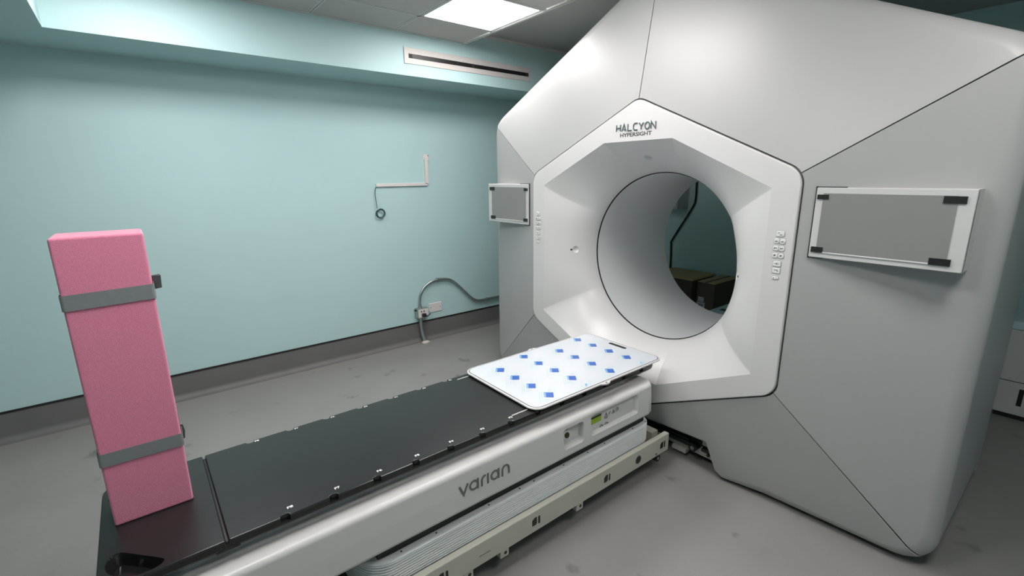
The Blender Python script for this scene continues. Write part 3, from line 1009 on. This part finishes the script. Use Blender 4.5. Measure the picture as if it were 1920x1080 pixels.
# varian lettering
def varian():
    h = .040
    def a_(x): return [arc(x+.0195, h/2, .0175, 0, 360, 20), [(x+.0375, -.002), (x+.0375, h+.002)]]
    st = [[(.003, h), (.0215, .0), (.040, h)]]
    st += a_(.048)
    st += [[(.1035, -.002), (.1035, h*.5)]+[(.1215+.018*math.cos(math.radians(t)), h-.0195+.0185*math.sin(math.radians(t))) for t in range(180, 85, -15)]]
    st += [[(.1325, -.002), (.1325, h+.002)]]
    st += a_(.1465)
    st += [[(.202, -.002), (.202, h*.5)]+[(.2185+.0165*math.cos(math.radians(t)), h-.0185+.0185*math.sin(math.radians(t))) for t in range(180, -1, -15)]+[(.235, -.002)]]
    return st
v, f = stroke_mesh(varian(), .0075, (-1.376, -CW+.0005, .4365), (1, 0, 0), (0, 0.0, 1), .0012)
o = pydata('varian_lettering', v, f, 'grey_txt', couch); o['label'] = 'grey lettering varian'
# dark gap, bellows, base
box('lift_column', (-1.66, -.235, .20), (-.21, .235, .372), 'black', couch)
box('gap_shade', (-1.68, -.277, .29), (-.185, .277, .345), 'black', couch, bev=.004)  # added black box standing in for the shade between cover and bellows
BX0, BX1, BW = -1.735, -.132, .312
def bel(ins, z): return (rrect(BX0+ins, BX1-ins, -BW+ins, BW-ins, .105-ins*.5, 9), z)
rings = [bel(.09, .296), bel(.012, .306), bel(.004, .304), bel(0, .299)]
NRIB = 9
zt, zb = .298, .204
for k in range(NRIB):
    za = zt-(zt-zb)*k/NRIB; dz = (zt-zb)/NRIB
    rings += [bel(.020, za-dz*.02), bel(.020, za-dz*.10), bel(.004, za-dz*.16), bel(-.0005, za-dz*.42), bel(-.0005, za-dz*.66), bel(.004, za-dz*.90)]
rings += [bel(.008, zb), bel(.004, zb-.006), bel(.004, .12)]
plan_prism('bellows', rings, 'bellow', couch, 45)
for x in (-1.60, -1.46, -1.22, -1.06, -.98, -.80, -.64, -.52, -.30, -.19):
    tube('bellows_screw', [(x, -.292, .3045), (x, -.292, .3068)], .0035, 'dark', couch, 8)
def rail(y0, y1, sgn):
    r = box('base_rail', (-2.05, min(y0, y1), .110), (-.045, max(y0, y1), .213), 'beige', couch, bev=.006)
    return r
rl = rail(-.350, -.319, -1)
yf = -.350
for x in (-.105, -.562, -1.02, -1.475):
    slot = [(-.016, -.018), (.004, -.018), (.010, -.012), (.010, .018), (-.004, .018), (-.016, .008)]
    face_ = [(x-.004+p[0], .163+p[1]) for p in slot]
    v, f = loft([[(a, yf-.0012, b) for a, b in face_], [(a, yf+.002, b) for a, b in face_]])
    pydata('fork_slot', v, f, 'black', couch)
    o2 = rrect(x+.014, x+.024, .142, .180, .0048, 4)
    v, f = loft([[(a, yf-.0012, b) for a, b in o2], [(a, yf+.002, b) for a, b in o2]])
    pydata('rail_slot', v, f, 'black', couch)
bm = bmesh.new()
tube_bm(bm, [(-.318, yf-.0015, .161), (-.318, yf+.002, .161)], .023, 24)
from_bm('rail_hole', bm, 'dark', couch)
tube('rail_hole_rim', [(-.318+.023*math.cos(2*pi*k/24), yf-.001, .161+.023*math.sin(2*pi*k/24)) for k in range(25)], .0018, 'galv', couch, 6)
tube('rail_screw', [(-.159, yf-.002, .127), (-.159, yf+.002, .127)], .005, 'black', couch, 8)
box('rail_scratch', (-1.312, yf-.0006, .1525), (-1.258, yf+.001, .1545), 'dark', couch)
box('rail_far', (-2.05, .319, .110), (-.045, .350, .213), 'beige', couch, bev=.006)
box('cross_member', (-.11, -.285, .13), (-.055, .285, .205), 'beige', couch, bev=.004)
box('cross_member', (-2.03, -.285, .13), (-1.96, .285, .205), 'beige', couch, bev=.004)
box('floor_anchor', (-.055, -.26, .06), (.0, .26, .10), 'dark', couch, bev=.004)
for x in (-.745, -1.185, -1.36):
    box('rail_lug', (x-.022, -.347, .076), (x+.022, -.322, .113), 'beige', couch, bev=.003)
    tube('lug_hole', [(x+.004, -.3475, .096), (x+.004, -.345, .096)], .008, 'black', couch, 10)
tube('caster_wheel', [(-.128, -.343, .086), (-.128, -.312, .086)], .020, 'rubber', couch, 16)
tube('caster_hub', [(-.128, -.345, .086), (-.128, -.340, .086)], .008, 'galv', couch, 10)
box('plinth', (-1.95, -.22, .0), (-.15, .25, .11), 'dark', couch)

# ------------------------------------------------------------------ film-covered board lying on the couch top
board = empty('couch_top_insert', (-.5, 0, ZT), 'white rimmed board under blue-printed protective film lying on the couch head end', 'board')
bx0, bx1, bw = -.962, -.036, .279
def bo(i, r=.055): return rrect(bx0+i, bx1-i, -bw+i, bw-i, max(.01, r-i), 7)
plan_prism('tray_body', [(bo(.045), ZT+.0005-.0), (bo(.012), ZT+.004), (bo(.006), ZT+.008)], 'black', board, 30)
plan_prism('rim', [(bo(.006), ZT+.008), (bo(0), ZT+.010), (bo(0), ZT+.0145), (bo(.003), ZT+.017), (bo(.0095), ZT+.017)], 'white', board, 30)
plan_prism('groove', [(bo(.0085), ZT+.015), (bo(.0085), ZT+.0172), (bo(.0135), ZT+.0172)], 'black', board, 30)
plan_prism('filmed_surface', [(bo(.012), ZT+.016), (bo(.0125), ZT+.0178), (bo(.014), ZT+.0182)], 'board', board, 30)
zfs = ZT+.0182
sl = rrect(-.094, -.070, -.062, .062, .0115, 6)
plan_prism('hand_slot', [(sl, zfs-.002), (sl, zfs+.0005)], 'black', board, 30)
for sgn, x in ((1, -.493), (-1, -.512)):
    ear = [(x+.04*math.cos(a), sgn*(bw-.006)+sgn*.021*math.sin(a)**2) for a in [pi*k/12 for k in range(13)]]
    if sgn < 0: ear = ear[::-1]
    plan_prism('ear_tab', [(ear, ZT+.009), (ear, ZT+.0155)], 'white', board, 30)
    tube('ear_hole', [(x, sgn*(bw+.004), ZT+.0153), (x, sgn*(bw+.004), ZT+.0158)], .005, 'dark', board, 10)
# film print: a lattice of blue blocks with small text lines
PU = Vector((math.cos(math.radians(-40)), math.sin(math.radians(-40))))
PV = Vector((-PU.y, PU.x))
def print_at(cx, cy):
    def flat(name, rects, m, h):
        v, f = [], []
        for u0, v0, u1, v1 in rects:
            # long strips are cut into short pieces so that they end at the board's edge
            n = max(1, int((v1-v0)/.012))
            for i in range(n):
                va, vb = v0+(v1-v0)*i/n, v0+(v1-v0)*(i+1)/n
                P = [Vector((cx, cy))+PU*u+PV*w_ for u, w_ in ((u0, va), (u1, va), (u1, vb), (u0, vb))]
                if any(abs(p.y) > bw-.015 or p.x > bx1-.015 or p.x < bx0+.015 for p in P): continue
                k = len(v)
                v += [(p.x, p.y, zfs+h) for p in P]
                f.append((k, k+1, k+2, k+3))
        if f: return pydata(name, v, f, m, board)
    flat('blue_print_block', [(-.0125, -.025, .0215, .025)], 'blue', .0003)
    flat('light_print_block', [(-.0225, -.025, -.0125, .025), (-.0225, .022, .008, .027)], 'lblue', .00035)
    flat('fine_print', [(-.0425, -.090, -.0398, .032), (-.0330, -.066, -.0297, .030), (.0275, -.026, .0298, .080),
                        (-.002, .036, .0015, .056), (.004, .036, .0075, .066), (.010, .038, .014, .054),
                        (-.022, -.066, -.019, -.036), (-.016, -.062, -.0125, -.036), (-.009, -.064, -.006, -.038), (-.003, -.058, .001, -.040)], 'green_txt', .0003)
for c, xl in enumerate((-.186, -.397, -.607, -.817)):
    y0 = (.219, .157)[c % 2]
    for k in range(-1, 6):
        y = y0-.1213*k
        if -.300 < y < .300:
            print_at(xl, y)

# ------------------------------------------------------------------ pink foam block
foam = empty('foam_block', (-2.235, .075, ZT), 'tall pink foam block bound with grey tape standing on the couch foot end', 'foam block')
fx0, fx1, fy0, fy1, fz1 = -2.336, -2.144, .0, .15, 1.447
bm = bmesh.new()
bm_box(bm, (fx0, fy0, ZT), (fx1, fy1, fz1), .007, 3)
fo = from_bm('foam', bm, 'pink', foam, True, math.radians(40))
def tape(zl, zr, hgt):
    t = .0022
    def zz(x, top): return zl+(zr-zl)*(x-fx0)/(fx1-fx0)+(0 if not top else hgt)
    oo = rrect(fx0-t, fx1+t, fy0-t, fy1+t, .008, 5)
    v, f = loft([[(x, y, zz(x, False)) for x, y in oo], [(x, y, zz(x, True)) for x, y in oo]], False, False)
    o = pydata('tape', v, f, 'tape', foam, True, math.radians(50))
    thicken(o, .001, 1.0)
    return o
tape(1.257, 1.262, .042)
tape(.802, .800, .040)
v = [(fx1+.001, .045, 1.280), (fx1+.001, .047, 1.320), (fx1+.018, .050, 1.322), (fx1+.022, .046, 1.318), (fx1+.020, .044, 1.282), (fx1+.010, .043, 1.281)]
f = [(0, 1, 2, 3, 4, 5)]
o = pydata('tape_end', v, f, 'tape_dark', foam); md = o.modifiers.new('thick', 'SOLIDIFY'); md.thickness = .002
v = [(fx1+.001, .05, .795), (fx1+.001, .05, .845), (fx1+.008, .055, .842), (fx1+.011, .055, .82), (fx1+.008, .053, .797)]
o = pydata('tape_end', v, [(0, 1, 2, 3, 4)], 'tape_dark', foam); md = o.modifiers.new('thick', 'SOLIDIFY'); md.thickness = .002

# ------------------------------------------------------------------ things behind the gantry
def carton(name, c, size, rz, label, top='kraft', side='kraft_dark', flap=True):
    e = empty(name, c, label, 'carton', None)
    e.rotation_euler = (0, 0, rz)
    sx, sy, sz = size
    def child(o):
        o.matrix_parent_inverse = Matrix.Identity(4)
        return o
    child(box('carton_body', (-sx/2, -sy/2, 0), (sx/2, sy/2, sz-.006), side, e, bev=.004))
    if flap:
        child(box('top_flap', (-sx/2, -sy/2, sz-.006), (sx/2, -.004, sz), top, e, bev=.002))
        child(box('top_flap', (-sx/2, .004, sz-.006), (sx/2, sy/2, sz), top, e, bev=.002))
    else:
        child(box('lid', (-sx/2-.012, -sy/2-.012, sz-.006), (sx/2+.012, sy/2+.012, sz+.012), top, e, bev=.002))
    return e, child
carton('cardboard_box', (2.52, 1.185, 0), (.44, .48, .51), 0, 'large cardboard box with a plain kraft lid, left one seen through the bore', flap=False)
e, ch = carton('cardboard_box', (2.60, .818, 0), (.50, .195, .50), 0, 'narrow dark cardboard box with a white label seen through the bore')
ch(box('paper_label', (-.2515, .01, .29), (-.2505, .075, .34), 'label', e))
ch(box('paper_label', (-.2515, -.005, .19), (-.2505, .085, .285), 'label', e))
for yy in (.02, .04, .055):
    ch(box('barcode', (-.252, yy, .205), (-.2514, yy+.008, .265), 'kraft_dark', e))
ch(box('tape_strip', (-.25, -.015, .4985), (.25, .015, .5015), 'tape_dark', e))
ec = empty('equipment_case', (2.07, .40, 0), 'pale blue-grey flat equipment case with black slot low behind the bore', 'case')
box('case_body', (1.90, .27, 0), (2.26, .52, .335), 'wcab', ec, bev=.006)
box('case_lid', (1.895, .265, .335), (2.265, .525, .352), 'paleblue', ec, bev=.005)
box('handle_slot', (1.98, .30, .3525), (2.05, .47, .3535), 'black', ec)
wc = empty('wall_cabinet', (2.8, 1.66, 1.19), 'pale grey electrical box on the wall behind the gantry, upper left in the bore', 'electrical box')
box('cabinet_body', (2.68, 1.42, 1.20), (2.90, 1.95, 1.62), 'wcab', wc, bev=.005)
box('cabinet_door', (2.668, 1.43, 1.21), (2.681, 1.94, 1.61), 'wcab', wc, bev=.004)
bc = tube('dark_cable', smooth_path([(2.88, 1.33, 1.9), (2.88, 1.325, 1.5), (2.88, 1.322, 1.31), (2.88, 1.36, 1.20), (2.88, 1.58, .83), (2.885, 1.598, .76), (2.885, 1.59, .55), (2.885, 1.59, .10)], 5), .010, 'rubber', None, 8)
tag(bc, 'dark cable running down the back wall, seen through the bore', 'cable')
dh = empty('dehumidifier', (2.35, -1.66, 0), 'white floor-standing cabinet with dark slot at the right edge behind the gantry', 'appliance')
box('body', (2.15, -1.95, .03), (2.55, -1.375, .60), 'wcab', dh, bev=.012)
box('lid', (2.145, -1.955, .60), (2.555, -1.37, .655), 'paleblue', dh, bev=.008)
box('panel_seam', (2.148, -1.945, .255), (2.1505, -1.38, .259), 'dark', dh)
box('grip_slot', (2.1465, -1.505, .10), (2.151, -1.482, .215), 'black', dh)
box('kick', (2.165, -1.935, .0), (2.54, -1.39, .03), 'black', dh)
# draped sheet hanging from a hook on the wall behind
sh = empty('hanging_sheet', (2.86, -1.45, 1.0), 'pale grey plastic sheet hanging on the back wall at the right edge', 'sheet')
v, f = [], []
for j in range(13):
    for i in range(17):
        u, t = i/16, j/12
        v.append((2.84-.035*math.sin(u*14+t*2)-.02*t, -1.275-.42*u-.05*t*math.sin(u*3), 1.62-(.50-.18*math.sin(u*pi*1.0)*t)*t))
for j in range(12):
    for i in range(16):
        k = j*17+i
        f.append((k, k+1, k+18, k+17))
o = pydata('sheet', v, f, 'plastic_sheet', sh, True); md = o.modifiers.new('thick', 'SOLIDIFY'); md.thickness = .002
tube('rail', [(2.87, -1.25, 1.625), (2.87, -1.75, 1.625)], .008, 'galv', sh, 8)
